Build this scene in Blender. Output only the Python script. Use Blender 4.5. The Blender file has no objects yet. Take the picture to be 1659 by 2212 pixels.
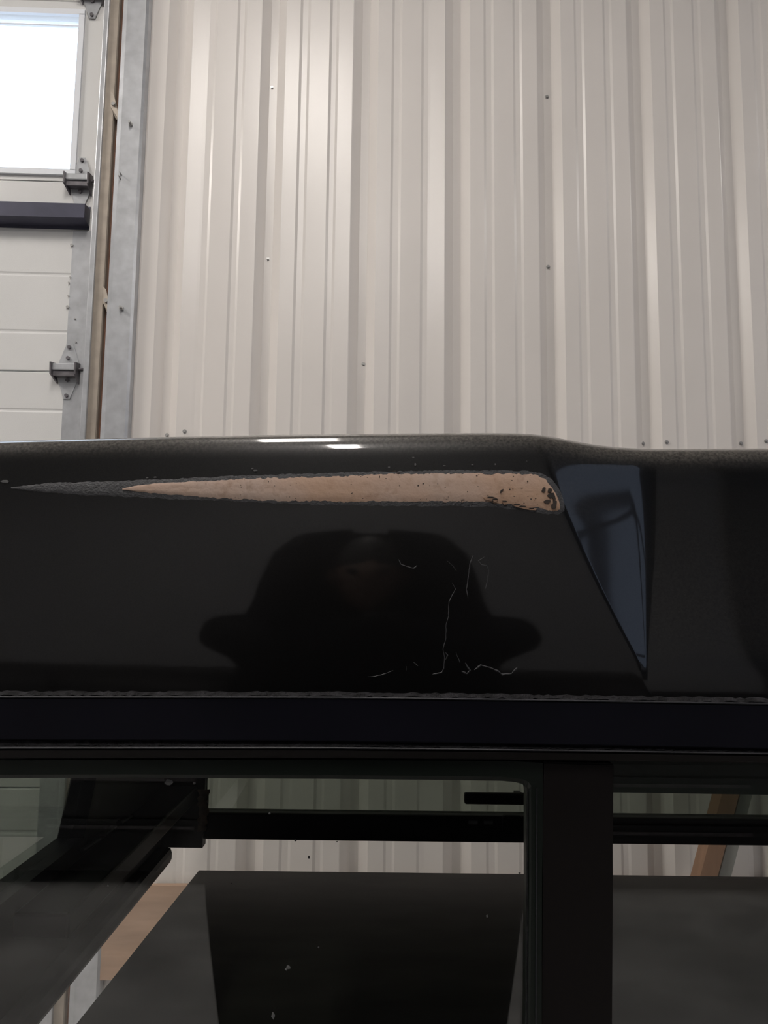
import bpy, bmesh, math, random
from mathutils import Vector, Matrix

random.seed(7)
C = bpy.context.scene.collection
SC = bpy.context.scene
R = math.radians

# ------------------------------------------------------------------ camera
EYE = Vector((0.0, 0.0, 1.55))
FPX = 1661.0                                    # focal length in pixels of the 1659 x 2212 frame
PITCH, ROLL = R(6.5), R(0.67)
cam_d = bpy.data.cameras.new('camera')
cam = bpy.data.objects.new('camera', cam_d); C.objects.link(cam)
cam_d.sensor_fit = 'VERTICAL'; cam_d.sensor_height = 36.0
cam_d.lens = 36.0 * FPX / 2212.0
cam_d.clip_start = 0.005; cam_d.clip_end = 200
CROT = (Matrix.Rotation(R(90) + PITCH, 3, 'X') @ Matrix.Rotation(ROLL, 3, 'Z'))
cam.matrix_world = Matrix.Translation(EYE) @ CROT.to_4x4()
SC.camera = cam

# ------------------------------------------------------------------ daylight and exposure
world = bpy.data.worlds.new('world'); SC.world = world; world.use_nodes = True
bg = world.node_tree.nodes['Background']
bg.inputs['Color'].default_value = (0.72, 0.84, 1.0, 1)
bg.inputs['Strength'].default_value = 3.2
SC.view_settings.view_transform = 'Standard'
SC.view_settings.look = 'None'
SC.view_settings.gamma = 1.0
SC.view_settings.use_curve_mapping = False
SC.view_settings.exposure = 0.0
LAMP_MAIN, FILL_LEFT, FILL_RIGHT, LAMP_BACK = 31.0, 95.0, 40.0, 125.0

# ------------------------------------------------------------------ measuring: photo pixel -> point on a real plane
def ray(x, y):
    return CROT @ Vector(((x - 829.5) / FPX, -(y - 1106.0) / FPX, -1.0))
def at(x, y, Y):                                # point at depth Y (metres in front of the eye)
    d = ray(x, y); return EYE + d * (Y / d.y)
def atx(x, y, X):                               # point on the plane X = const
    d = ray(x, y); return EYE + d * (X / d.x)
WALL_Y, WALL_A = 2.48, R(2.0)
WM = Matrix.Translation((0, WALL_Y, 0)) @ Matrix.Rotation(WALL_A, 4, 'Z')
WI = WM.inverted()
def wl(x, y, d=0.0):                            # (u, z) on the back wall, d metres behind its face
    o = WI @ EYE; dd = WI.to_3x3() @ ray(x, y)
    t = (d - o.y) / dd.y
    p = o + dd * t
    return p.x, p.z
def interp(tab, x):
    if x <= tab[0][0]: return tab[0][1]
    for (a, b), (c, d) in zip(tab, tab[1:]):
        if x <= c: return b + (d - b) * (x - a) / (c - a)
    return tab[-1][1]
def smooth_tab(tab, x):                         # monotone-ish cubic through the table
    n = len(tab)
    if x <= tab[0][0]:
        return tab[0][1]
    if x >= tab[-1][0]: return tab[-1][1]
    for i in range(n - 1):
        x0, y0 = tab[i]; x1, y1 = tab[i + 1]
        if x <= x1:
            h = x1 - x0
            s = (y1 - y0) / h
            m0 = s if i == 0 else 0.5 * (s + (y0 - tab[i - 1][1]) / (x0 - tab[i - 1][0]))
            m1 = s if i == n - 2 else 0.5 * (s + (tab[i + 2][1] - y1) / (tab[i + 2][0] - x1))
            t = (x - x0) / h
            return ((2*t**3 - 3*t*t + 1) * y0 + (t**3 - 2*t*t + t) * h * m0 +
                    (-2*t**3 + 3*t*t) * y1 + (t**3 - t*t) * h * m1)

# ------------------------------------------------------------------ materials
def mat(name, col, rough=0.5, metal=0.0, spec=0.5, var=0.0, scale=20.0, bump=0.0, bscale=200.0, coat=0.0, stretch=(1, 1, 1)):
    m = bpy.data.materials.new(name); m.use_nodes = True
    nt = m.node_tree; b = nt.nodes['Principled BSDF']
    b.inputs['Base Color'].default_value = (*col, 1)
    b.inputs['Roughness'].default_value = rough
    b.inputs['Metallic'].default_value = metal
    b.inputs['Specular IOR Level'].default_value = spec
    b.inputs['Coat Weight'].default_value = coat
    b.inputs['Coat Roughness'].default_value = 0.05
    tc = nt.nodes.new('ShaderNodeTexCoord')
    mp = nt.nodes.new('ShaderNodeMapping'); mp.inputs['Scale'].default_value = stretch
    nt.links.new(tc.outputs['Object'], mp.inputs['Vector'])
    if var:
        n = nt.nodes.new('ShaderNodeTexNoise'); n.inputs['Scale'].default_value = scale
        n.inputs['Detail'].default_value = 6
        nt.links.new(mp.outputs[0], n.inputs['Vector'])
        r = nt.nodes.new('ShaderNodeValToRGB')
        r.color_ramp.elements[0].position = 0.3; r.color_ramp.elements[1].position = 0.7
        r.color_ramp.elements[0].color = (*[max(0, c * (1 - var)) for c in col], 1)
        r.color_ramp.elements[1].color = (*[min(1, c * (1 + var)) for c in col], 1)
        nt.links.new(n.outputs['Fac'], r.inputs['Fac'])
        nt.links.new(r.outputs['Color'], b.inputs['Base Color'])
    if bump:
        n = nt.nodes.new('ShaderNodeTexNoise'); n.inputs['Scale'].default_value = bscale
        n.inputs['Detail'].default_value = 4
        nt.links.new(mp.outputs[0], n.inputs['Vector'])
        bp = nt.nodes.new('ShaderNodeBump'); bp.inputs['Strength'].default_value = bump
        bp.inputs['Distance'].default_value = 0.002
        nt.links.new(n.outputs['Fac'], bp.inputs['Height'])
        nt.links.new(bp.outputs['Normal'], b.inputs['Normal'])
    return m
def glass(name, tint, ior=1.5, rough=0.0):
    m = bpy.data.materials.new(name); m.use_nodes = True
    nt = m.node_tree; nt.nodes.clear()
    out = nt.nodes.new('ShaderNodeOutputMaterial')
    tr = nt.nodes.new('ShaderNodeBsdfTransparent'); tr.inputs['Color'].default_value = (*tint, 1)
    gl = nt.nodes.new('ShaderNodeBsdfGlossy'); gl.inputs['Roughness'].default_value = rough
    gl.inputs['Color'].default_value = (1, 1, 1, 1)
    fr = nt.nodes.new('ShaderNodeFresnel')
    geo = nt.nodes.new('ShaderNodeNewGeometry'); mm = nt.nodes.new('ShaderNodeMix')
    mm.inputs[2].default_value = ior; mm.inputs[3].default_value = 1 / ior
    nt.links.new(geo.outputs['Backfacing'], mm.inputs[0]); nt.links.new(mm.outputs[0], fr.inputs['IOR'])
    mx = nt.nodes.new('ShaderNodeMixShader')
    nt.links.new(fr.outputs[0], mx.inputs[0]); nt.links.new(tr.outputs[0], mx.inputs[1])
    nt.links.new(gl.outputs[0], mx.inputs[2]); nt.links.new(mx.outputs[0], out.inputs['Surface'])
    return m
def emit(name, col, s):
    m = bpy.data.materials.new(name); m.use_nodes = True
    b = m.node_tree.nodes['Principled BSDF']
    b.inputs['Base Color'].default_value = (*col, 1)
    b.inputs['Emission Color'].default_value = (*col, 1); b.inputs['Emission Strength'].default_value = s
    return m

M = {}
M['wall'] = mat('white_ribbed_steel', (0.735, 0.695, 0.662), 0.29, spec=0.38, var=0.025, scale=3, bump=0.05, bscale=60)
M['plain_wall'] = mat('pale_grey_liner', (0.44, 0.44, 0.45), 0.5, var=0.05, scale=2)
M['blue_wall'] = mat('blue_grey_liner', (0.50, 0.53, 0.62), 0.5, var=0.05, scale=2)
M['backing'] = mat('white_backing', (0.6, 0.6, 0.58), 0.6)
M['ceiling'] = mat('ceiling_liner', (0.34, 0.33, 0.32), 0.6)
M['floor'] = mat('pale_concrete', (0.50, 0.49, 0.485), 0.6, var=0.25, scale=3, bump=0.2)
M['screw'] = mat('zinc_screw', (0.42, 0.41, 0.40), 0.4, 0.6)
M['door'] = mat('white_door_steel', (0.66, 0.655, 0.645), 0.45, var=0.03, scale=5, bump=0.15, bscale=400)
M['galv'] = mat('galvanised_steel', (0.50, 0.51, 0.53), 0.38, 0.55, var=0.12, scale=25)
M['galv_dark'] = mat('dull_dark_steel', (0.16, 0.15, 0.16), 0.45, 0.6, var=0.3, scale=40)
M['tan_track'] = mat('dusty_tan_steel', (0.36, 0.31, 0.26), 0.5, 0.3, var=0.15, scale=20)
M['rust'] = mat('rusty_brown_steel', (0.16, 0.075, 0.045), 0.7, var=0.3, scale=30)
M['strut'] = mat('blue_grey_strut_steel', (0.065, 0.065, 0.095), 0.45, 0.4, var=0.1)
M['vinyl'] = mat('white_vinyl', (0.78, 0.80, 0.84), 0.4)
M['plywood'] = mat('plywood', (0.40, 0.265, 0.185), 0.6, var=0.16, scale=7, stretch=(0.6, 1, 5))
M['lumber'] = mat('lumber', (0.30, 0.18, 0.115), 0.65, var=0.15, scale=8, stretch=(4, 4, .5))
M['lumber_grey'] = mat('shaded_lumber', (0.34, 0.34, 0.31), 0.7, var=0.1, scale=8)  # grey that carries the shade of the plank's side
M['paint'] = mat('black_metallic_gloss_paint', (0.022, 0.0215, 0.0215), 0.36, metal=1.0, var=.12, scale=900, coat=1.0)
M['inner'] = mat('black_inner_gelcoat', (0.006, 0.0055, 0.006), 0.5, spec=.25, var=0.3, scale=6)
M['frame'] = mat('black_anodised_frame', (0.0052, 0.0052, 0.0085), 0.38, spec=0.12, var=0.2, scale=8)
M['rubber'] = mat('black_rubber', (0.0075, 0.0062, 0.006), 0.5, spec=0.12)
M['alu_edge'] = mat('frame_edge_glint', (0.018, 0.018, 0.022), 0.5, 0.2, var=0.5, scale=12)  # highlight along the frame's bevel put into a paler colour
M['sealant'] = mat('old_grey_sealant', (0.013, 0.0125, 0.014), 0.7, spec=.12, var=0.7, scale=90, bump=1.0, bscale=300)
M['frit'] = mat('dark_green_frit', (0.006, 0.009, 0.007), 0.35, spec=0.3)
M['bench'] = mat('black_bench_top', (0.027, 0.024, 0.022), 0.6, spec=0.25, var=0.35, scale=5, stretch=(1, 3, 1))
M['black_steel'] = mat('black_steel', (0.02, 0.02, 0.022), 0.4)
M['fuzz'] = mat('brown_weathered_edge', (0.075, 0.055, 0.04), 0.8, var=0.5, scale=60)
M['glass'] = glass('tinted_pane', (0.975, 0.98, 0.972))
M['glass_far'] = glass('dark_tinted_pane', (0.50, 0.535, 0.50))
M['glass_blue'] = glass('blue_tinted_pane', (0.415, 0.425, 0.455))
M['glass_clear'] = glass('clear_pane', (0.97, 0.98, 0.99))
M['crack'] = mat('pale_clearcoat_crack', (0.03, 0.03, 0.033), 0.6)
M['speck_light'] = mat('pale_smear_and_glint', (0.10, 0.10, 0.10), 0.7)  # smears on paint and glass, and the painted glints of the ledge's lip
M['speck_dark'] = mat('black_speck', (0.003, 0.003, 0.003), 0.7)
M['pit'] = mat('dark_brown_pit', (0.020, 0.012, 0.008), 0.8, var=0.5, scale=200)
M['sanded'] = mat('sanded_grey_paint', (0.031, 0.031, 0.034), 0.6, var=0.25, scale=120, bump=0.5, bscale=500)
M['jacket'] = mat('dark_cloth', (0.006, 0.006, 0.008), 0.9, spec=0.1)
M['skin'] = mat('skin', (0.26, 0.165, 0.125), 0.5)
M['hair'] = mat('dark_hair', (0.015, 0.011, 0.009), 0.6)
M['phone'] = mat('black_phone', (0.01, 0.01, 0.012), 0.3)
M['lamp_body'] = mat('white_lamp_housing', (0.7, 0.7, 0.7), 0.4)
M['lamp_main'] = emit('lamp_diffuser', (1.0, 0.945, 0.885), LAMP_MAIN)
M['fill_left'] = emit('left_fill_diffuser', (1.0, 0.945, 0.885), FILL_LEFT)
M['fill_right'] = emit('right_fill_diffuser', (1.0, 0.945, 0.885), FILL_RIGHT)
M['lamp_back'] = emit('weaker_lamp_diffuser', (1.0, 0.95, 0.90), LAMP_BACK)

def fibreglass():
    m = mat('bare_fibreglass', (0.45, 0.305, 0.215), 0.75, bump=0.28, bscale=260)
    nt = m.node_tree; b = nt.nodes['Principled BSDF']
    tc = nt.nodes.new('ShaderNodeTexCoord')
    n1 = nt.nodes.new('ShaderNodeTexNoise'); n1.inputs['Scale'].default_value = 9; n1.inputs['Detail'].default_value = 5
    n2 = nt.nodes.new('ShaderNodeTexNoise'); n2.inputs['Scale'].default_value = 130; n2.inputs['Detail'].default_value = 3
    r1 = nt.nodes.new('ShaderNodeValToRGB'); r2 = nt.nodes.new('ShaderNodeValToRGB')
    e = r1.color_ramp.elements
    e[0].position = .33; e[0].color = (0.38, 0.295, 0.248, 1); e[1].position = .74; e[1].color = (0.36, 0.215, 0.125, 1)
    x = r1.color_ramp.elements.new(.52); x.color = (0.38, 0.262, 0.198, 1)
    e = r2.color_ramp.elements
    e[0].position = .26; e[0].color = (.80, .76, .72, 1); e[1].position = .46; e[1].color = (1, 1, 1, 1)
    mx = nt.nodes.new('ShaderNodeMix'); mx.data_type = 'RGBA'; mx.blend_type = 'MULTIPLY'; mx.inputs[0].default_value = 1
    for n in (n1, n2): nt.links.new(tc.outputs['Object'], n.inputs['Vector'])
    nt.links.new(n1.outputs['Fac'], r1.inputs['Fac']); nt.links.new(n2.outputs['Fac'], r2.inputs['Fac'])
    nt.links.new(r1.outputs['Color'], mx.inputs[6]); nt.links.new(r2.outputs['Color'], mx.inputs[7])
    nt.links.new(mx.outputs[2], b.inputs['Base Color'])
    return m
M['fibre'] = fibreglass()

def dusty_paint():                                  # black metallic clear-coat with pale sanding dust settled on what faces up
    m = M['paint']; nt = m.node_tree; b = nt.nodes['Principled BSDF']; out = nt.nodes['Material Output']
    d = nt.nodes.new('ShaderNodeBsdfDiffuse'); d.inputs['Color'].default_value = (.30, .275, .245, 1)
    g = nt.nodes.new('ShaderNodeNewGeometry'); sx = nt.nodes.new('ShaderNodeSeparateXYZ')
    mr = nt.nodes.new('ShaderNodeMapRange'); mr.inputs[1].default_value = .18; mr.inputs[2].default_value = .62
    mr.inputs[3].default_value = 0; mr.inputs[4].default_value = 1
    tc = nt.nodes.new('ShaderNodeTexCoord')
    n = nt.nodes.new('ShaderNodeTexNoise'); n.inputs['Scale'].default_value = 420; n.inputs['Detail'].default_value = 4
    r = nt.nodes.new('ShaderNodeMapRange'); r.inputs[1].default_value = .35; r.inputs[2].default_value = .72; r.inputs[3].default_value = .07; r.inputs[4].default_value = .30
    mu = nt.nodes.new('ShaderNodeMath'); mu.operation = 'MULTIPLY'
    mx = nt.nodes.new('ShaderNodeMixShader')
    nt.links.new(g.outputs['Normal'], sx.inputs[0]); nt.links.new(sx.outputs['Z'], mr.inputs[0])
    nt.links.new(tc.outputs['Object'], n.inputs['Vector']); nt.links.new(n.outputs['Fac'], r.inputs[0])
    nt.links.new(mr.outputs[0], mu.inputs[0]); nt.links.new(r.outputs[0], mu.inputs[1])
    nt.links.new(mu.outputs[0], mx.inputs[0]); nt.links.new(b.outputs[0], mx.inputs[1]); nt.links.new(d.outputs[0], mx.inputs[2])
    nt.links.new(mx.outputs[0], out.inputs['Surface'])
dusty_paint()
M['stain'] = mat('brown_resin_stain', (0.20, 0.12, 0.075), 0.7, var=0.5, scale=90)

# ------------------------------------------------------------------ mesh helpers
def obj(name, bm, m, parent=None, smooth=False, mw=None):
    me = bpy.data.meshes.new(name)
    bmesh.ops.recalc_face_normals(bm, faces=bm.faces[:])
    bm.to_mesh(me); bm.free()
    if smooth:
        for p in me.polygons: p.use_smooth = True
    if m is not None: me.materials.append(m)
    o = bpy.data.objects.new(name, me); C.objects.link(o)
    if parent is not None: o.parent = parent
    if mw is not None: o.matrix_local = mw
    return o
def empty(name, loc=(0, 0, 0), rz=0.0):
    o = bpy.data.objects.new(name, None); C.objects.link(o)
    o.location = loc; o.rotation_euler = (0, 0, rz); o.empty_display_size = 0.1
    return o
def tag(o, label=None, cat=None, group=None, kind=None):
    if label: o['label'] = label
    if cat: o['category'] = cat
    if group: o['group'] = group
    if kind: o['kind'] = kind
    return o
def box(bm, x0, x1, y0, y1, z0, z1, bev=0.0):
    vs = [bm.verts.new(p) for p in ((x0,y0,z0),(x1,y0,z0),(x1,y1,z0),(x0,y1,z0),(x0,y0,z1),(x1,y0,z1),(x1,y1,z1),(x0,y1,z1))]
    fs = [bm.faces.new([vs[i] for i in f]) for f in ((0,3,2,1),(4,5,6,7),(0,1,5,4),(1,2,6,5),(2,3,7,6),(3,0,4,7))]
    if bev:
        es = list({e for f in fs for e in f.edges})
        bmesh.ops.bevel(bm, geom=es, offset=bev, segments=2, affect='EDGES', profile=0.5)
    return bm
def boxes(*bs):
    bm = bmesh.new()
    for b in bs: box(bm, *b)
    return bm
def sweep(prof, axis_pts, closed=False):         # prof: list of offsets (a,b), extruded between two points lists
    bm = bmesh.new(); rows = []
    for f in axis_pts:
        rows.append([bm.verts.new(f(a, b)) for a, b in prof])
    n = len(prof)
    for r0, r1 in zip(rows, rows[1:]):
        for i in range(n if closed else n - 1):
            j = (i + 1) % n
            bm.faces.new((r0[i], r0[j], r1[j], r1[i]))
    if closed:
        bm.faces.new(rows[0][::-1]); bm.faces.new(rows[-1])
    return bm
def prism(pts, d):                               # closed outline of 3-D points pushed along d
    bm = bmesh.new()
    a = [bm.verts.new(p) for p in pts]; b = [bm.verts.new(Vector(p) + Vector(d)) for p in pts]
    bm.faces.new(a); bm.faces.new(b[::-1])
    for i in range(len(pts)):
        j = (i + 1) % len(pts); bm.faces.new((a[i], b[i], b[j], a[j]))
    return bm
def cyl(bm, c, r, h, axis='Y', n=16, r2=None):
    r2 = r if r2 is None else r2
    rot = {'Y': Matrix.Rotation(R(90), 4, 'X'), 'X': Matrix.Rotation(R(90), 4, 'Y'), 'Z': Matrix.Identity(4)}[axis]
    bmesh.ops.create_cone(bm, cap_ends=True, segments=n, radius1=r, radius2=r2, depth=h, matrix=Matrix.Translation(c) @ rot)
    return bm

# ================================================================== SETTING
H_C = 6.4
tag(obj('floor', boxes((-6, 6, -5.5, 3.2, -0.1, 0.0)), M['floor']), kind='structure')
tag(obj('ceiling', boxes((-6, 6, -5.5, 2.62, H_C, H_C + 0.1)), M['ceiling']), kind='structure')
tag(obj('wall_back', boxes((-6, 6, -5.5, -5.4, 0, H_C)), M['plain_wall']), kind='structure')
tag(obj('wall_left', boxes((-6.0, -5.9, -5.4, 2.4, 0, H_C)), M['plain_wall']), kind='structure')
# right wall; its unseen blue-tinted window is added for the step's reflection
WY0, WY1, WZ0, WZ1 = -4.9, -2.1, 2.2, 6.0
tag(obj('wall_right', boxes((5.4, 5.5, -5.4, 3.2, 0, WZ0), (5.4, 5.5, -5.4, 3.2, WZ1, H_C),
                            (5.4, 5.5, -5.4, WY0, WZ0, WZ1), (5.4, 5.5, WY1, 3.2, WZ0, WZ1)), M['blue_wall']), kind='structure')
w2 = tag(obj('added_window', boxes((5.38, 5.52, WY0, WY0 + .06, WZ0, WZ1), (5.38, 5.52, WY1 - .06, WY1, WZ0, WZ1),
                               (5.38, 5.52, WY0 + .06, WY1 - .06, WZ0, WZ0 + .06), (5.38, 5.52, WY0 + .06, WY1 - .06, WZ1 - .06, WZ1)), M['galv_dark']), kind='structure')
obj('mullion', boxes((5.38, 5.52, -3.50, -3.40, WZ0 + .06, WZ1 - .06)), M['galv_dark'], w2)
for y0, y1 in ((WY0 + .06, -3.50), (-3.40, WY1 - .06)):
    for z0, z1 in ((WZ0 + .06, 4.5), (4.56, WZ1 - .06)):
        obj('pane', boxes((5.44, 5.45, y0, y1, z0, z1)), M['glass_blue'], w2)
    obj('glazing_bar', boxes((5.40, 5.50, y0, y1, 4.5, 4.56)), M['galv_dark'], w2)
d2 = tag(obj('added_dark_door', boxes((3.45, 5.35, -5.40, -5.36, 0, 5.9)), M['black_steel']), kind='structure')  # unseen dark door added so the right panel mirrors something darker
obj('door_rail', boxes((3.40, 5.38, -5.40, -5.33, 5.9, 6.0)), M['galv_dark'], d2)

# ---- ribbed front wall: sheets of rolled steel, grooves 29 mm deep
uA = wl(345, 470)[0]; uG = wl(1562, 470)[0]
PITCH_U = (uG - uA) / 6.0
U_JAMB = wl(297, 500)[0]
wf = tag(empty('wall_front', (0, WALL_Y, 0), WALL_A), kind='structure')
def rib_profile(u0, tl, tr, tm):
    k = PITCH_U / 0.305
    # (u, depth) of one pitch, starting at the left lip of a groove; tl, tm, tr lean the three pan strips a little
    p = [(0, 0), (.0275, .029), (.0535, .029), (.081, tl)]
    p += [(.126, -tl), (.134, .004), (.152, .004), (.160, tm), (.224, -tm), (.232, .004), (.247, .004), (.255, tr), (.302, -tr)]
    return [(u0 + a * k, d) for a, d in p]
sheet_of = [(-1, 1), (1, 4), (4, 7), (7, 10), (10, 16)]
lean = {-1: (0, 0, 0), 0: (-.0026, 0, .0003), 1: (.0002, .0015, .0014), 2: (0, -.0004, .0032), 3: (.0002, -.0004, .0004)}
for a, b in sheet_of:
    prof = []
    for k in range(a, b):
        tl, tm, tr = lean.get(k, (random.uniform(-.001, .001), random.uniform(-.0008, .0008), random.uniform(-.001, .001)))
        prof += rib_profile(uA + k * PITCH_U, tl, tr, tm)
    u_end = uA + b * PITCH_U
    prof.append((u_end, 0))
    prof = [(u, d) for u, d in prof if u > U_JAMB - 0.001 and u < 5.35]
    if a == -1: prof = [(U_JAMB, prof[0][1])] + prof
    else: prof = prof + [(u_end + .012, .013)]
    off = -0.0008 if a % 2 else 0.0
    bm = sweep([(u, d + off) for u, d in prof], [lambda p, q: (p, q, 0.02), lambda p, q: (p, q, H_C)])
    s = obj('wall_sheet', bm, M['wall'], wf)
    so = s.modifiers.new('thickness', 'SOLIDIFY'); so.thickness = 0.0008; so.offset = 0
    bv = s.modifiers.new('rolled_bends', 'BEVEL'); bv.width = 0.003; bv.segments = 2; bv.limit_method = 'ANGLE'; bv.angle_limit = R(6)
# the wall behind the sheets, left open for the big door
obj('backing', boxes((U_JAMB - 0.10, 5.4, 0.06, 0.16, 0, H_C), (-6, U_JAMB - 0.10, 0.10, 0.2, 3.9, H_C), (-6.0, -5.0, 0.10, 0.2, 0, 3.9)), M['backing'], wf)
for x, y, d in ((588, 190, .029), (579, 560, .029), (1181, 210, .029), (1184, 577, .029), (785, 787, .029), (361, 940, .029),
                (399, 932, 0), (1388, 958, .029), (1440, 955, 0), (1655, 953, 0), (1600, 958, .029)):
    u, z = wl(x, y, d)
    bm = bmesh.new(); cyl(bm, (u, d - .001, z), .0068, .002); cyl(bm, (u, d - .004, z), .0042, .006, n=6)
    obj('screw', bm, M['screw'], wf)

# ---- plywood board screwed along the foot of the wall
u0 = wl(168, 1950)[0]; zt = wl(300, 1905)[1]; zb = wl(300, 2108)[1]
bd = empty('plywood_board', WM @ Vector((u0, 0, zb)), WALL_A)
tag(bd, 'bare plywood board along the foot of the ribbed wall, seen through the left pane', 'board')
obj('board', boxes((0, 3.2, -0.028, -0.010, 0, zt - zb, .002)), M['plywood'], bd)
for i in range(7):
    for h in (.05, zt - zb - .05):
        obj('screw', cyl(bmesh.new(), (.06 + i * .5, -.0290, h), .005, .003), M['screw'], bd)

# ---- galvanised jamb angle between wall and door track
def ust(x, y, d): return wl(x, y, d)[0]
tr1 = tag(empty('trim_1', (0, WALL_Y, 0), WALL_A), kind='structure')
ua, ub = ust(249, 500, -.034), ust(297, 500, -.03)
ue = ust(239, 500, -.03)
bm = sweep([(ub + .003, .0), (ub, -.027), (ub - .008, -.034), (ua, -.034), (ue, -.024), (ue, .10), (ue + .003, .10), (ue + .003, -.022), (ua, -.031), (ub - .008, -.031), (ub - .003, -.027), (ub, 0.0)],
           [lambda p, q: (p, q, 0), lambda p, q: (p, q, 4.2)], closed=True)
obj('jamb_angle', bm, M['galv'], tr1)
for x, y in ((283, 270), (263, 667), (262, 378), (260, 386)):
    u, z = wl(x, y, -.034); r = .0075 if x in (283, 263) else .003
    bm = bmesh.new(); cyl(bm, (u, -.038, z), r, .008, n=6); cyl(bm, (u, -.045, z), r * .55, .02, n=8)
    obj('bolt', bm, M['screw'], tr1)
obj('jamb_post', boxes((ue - .075, ue - .002, .02, .18, 0, 4.2)), M['rust'], tr1)

# ---- overhead garage door
D_OFF = 0.03                                      # door skin: 30 mm behind the wall face
door = tag(empty('door_1', (0, WALL_Y, 0), WALL_A), kind='structure')
U_DR = wl(203, 500, D_OFF)[0]                      # right edge of the door
U_DL = -4.9
def dz(y, x=80): return wl(x, y, D_OFF)[1]
JO = [dz(802)]
SEC = dz(390) - dz(802)
joints = [JO[0] + SEC * k for k in range(-4, 5)]
GR = (82 / 414.0, 206 / 414.0, 330 / 414.0)
w_top, w_bot = dz(30), dz(369)
w_r = wl(165, 200, D_OFF)[0]; w_l = w_r - 0.95
def section(z0, z1, win=False):
    y0, y1 = D_OFF, D_OFF + .045
    bm = bmesh.new(); g = .0015
    if not win:
        zs = [z0 + g] + [z1 - (z1 - z0) * f for f in GR[::-1]] + [z1 - g]
        prof = [(z0 + g, y1), (z0 + g, y0 + .003), (z0 + g + .003, y0)]
        for zz in zs[1:-1]: prof += [(zz - .007, y0), (zz - .002, y0 + .0018), (zz + .002, y0 + .0018), (zz + .007, y0)]
        prof += [(z1 - g - .003, y0), (z1 - g, y0 + .003), (z1 - g, y1)]
        bm = sweep(prof, [lambda z, y: (U_DL, y, z), lambda z, y: (U_DR, y, z)], closed=True)
    else:
        box(bm, U_DL, w_l, y0, y1, z0 + g, z1 - g); box(bm, w_r, U_DR, y0, y1, z0 + g, z1 - g)
        box(bm, w_l, w_r, y0, y1, z0 + g, w_bot); box(bm, w_l, w_r, y0, y1, w_top, z1 - g)
    return bm
for k, z in enumerate(joints[:-1]):
    z1 = z + SEC
    if z1 < 0.05: continue
    win = z < (w_top + w_bot) / 2 < z1
    obj('door_section', section(max(z, .01), z1, win), M['door'], door)
# glazing
wfr = .016
f = obj('glazing_frame', boxes((w_l - wfr, w_r + wfr, D_OFF - .010, D_OFF + .002, w_top - .004, w_top + wfr), (w_l - wfr, w_r + wfr, D_OFF - .010, D_OFF + .002, w_bot - wfr, w_bot + .004),
                               (w_r - .003, w_r + wfr, D_OFF - .010, D_OFF + .002, w_bot, w_top), (w_l - wfr, w_l + .003, D_OFF - .010, D_OFF + .002, w_bot, w_top),
                               (w_l, w_r, D_OFF + .02, D_OFF + .028, dz(46), dz(42))), M['vinyl'], door)
obj('pane', boxes((w_l, w_r, D_OFF + .03, D_OFF + .034, w_bot, w_top)), M['glass_clear'], f)
# galvanised end stile
st_r = wl(189, 650, D_OFF)[0]; st_l = wl(150, 650, D_OFF)[0]
obj('end_stile', boxes((st_l, U_DR + .001, D_OFF - .0035, D_OFF + .046, .02, dz(497)),), M['galv'], door)
obj('stile_lip', boxes((st_r - .004, st_r + .006, D_OFF - .012, D_OFF - .003, .02, dz(600)),), M['galv'], door)
for x, y in ((156, 531), (147, 664), (153, 600), (150, 612), (149, 640), (163, 690), (165, 740)):
    u, z = wl(x, y, D_OFF)
    obj('rivet', cyl(bmesh.new(), (u, D_OFF - .005, z), .005 if y in (531, 664) else .0028, .004, n=10), M['screw'], door)
# reinforcing strut: hat-shaped bar across the door
zt1, zb1 = dz(452), dz(487)
us = wl(183, 470, D_OFF - .05)[0]
bm = sweep([(zt1 + .012, -.004), (zt1 + .002, -.004), (zt1 - .004, -.055), (zb1 + .004, -.055), (zb1 - .002, -.004), (zb1 - .012, -.004), (zb1 - .012, -.0015), (zt1 + .012, -.0015)],
           [lambda z, y: (U_DL, y + D_OFF, z), lambda z, y: (us, y + D_OFF, z)], closed=True)
obj('strut', bm, M['strut'], door)

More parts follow.
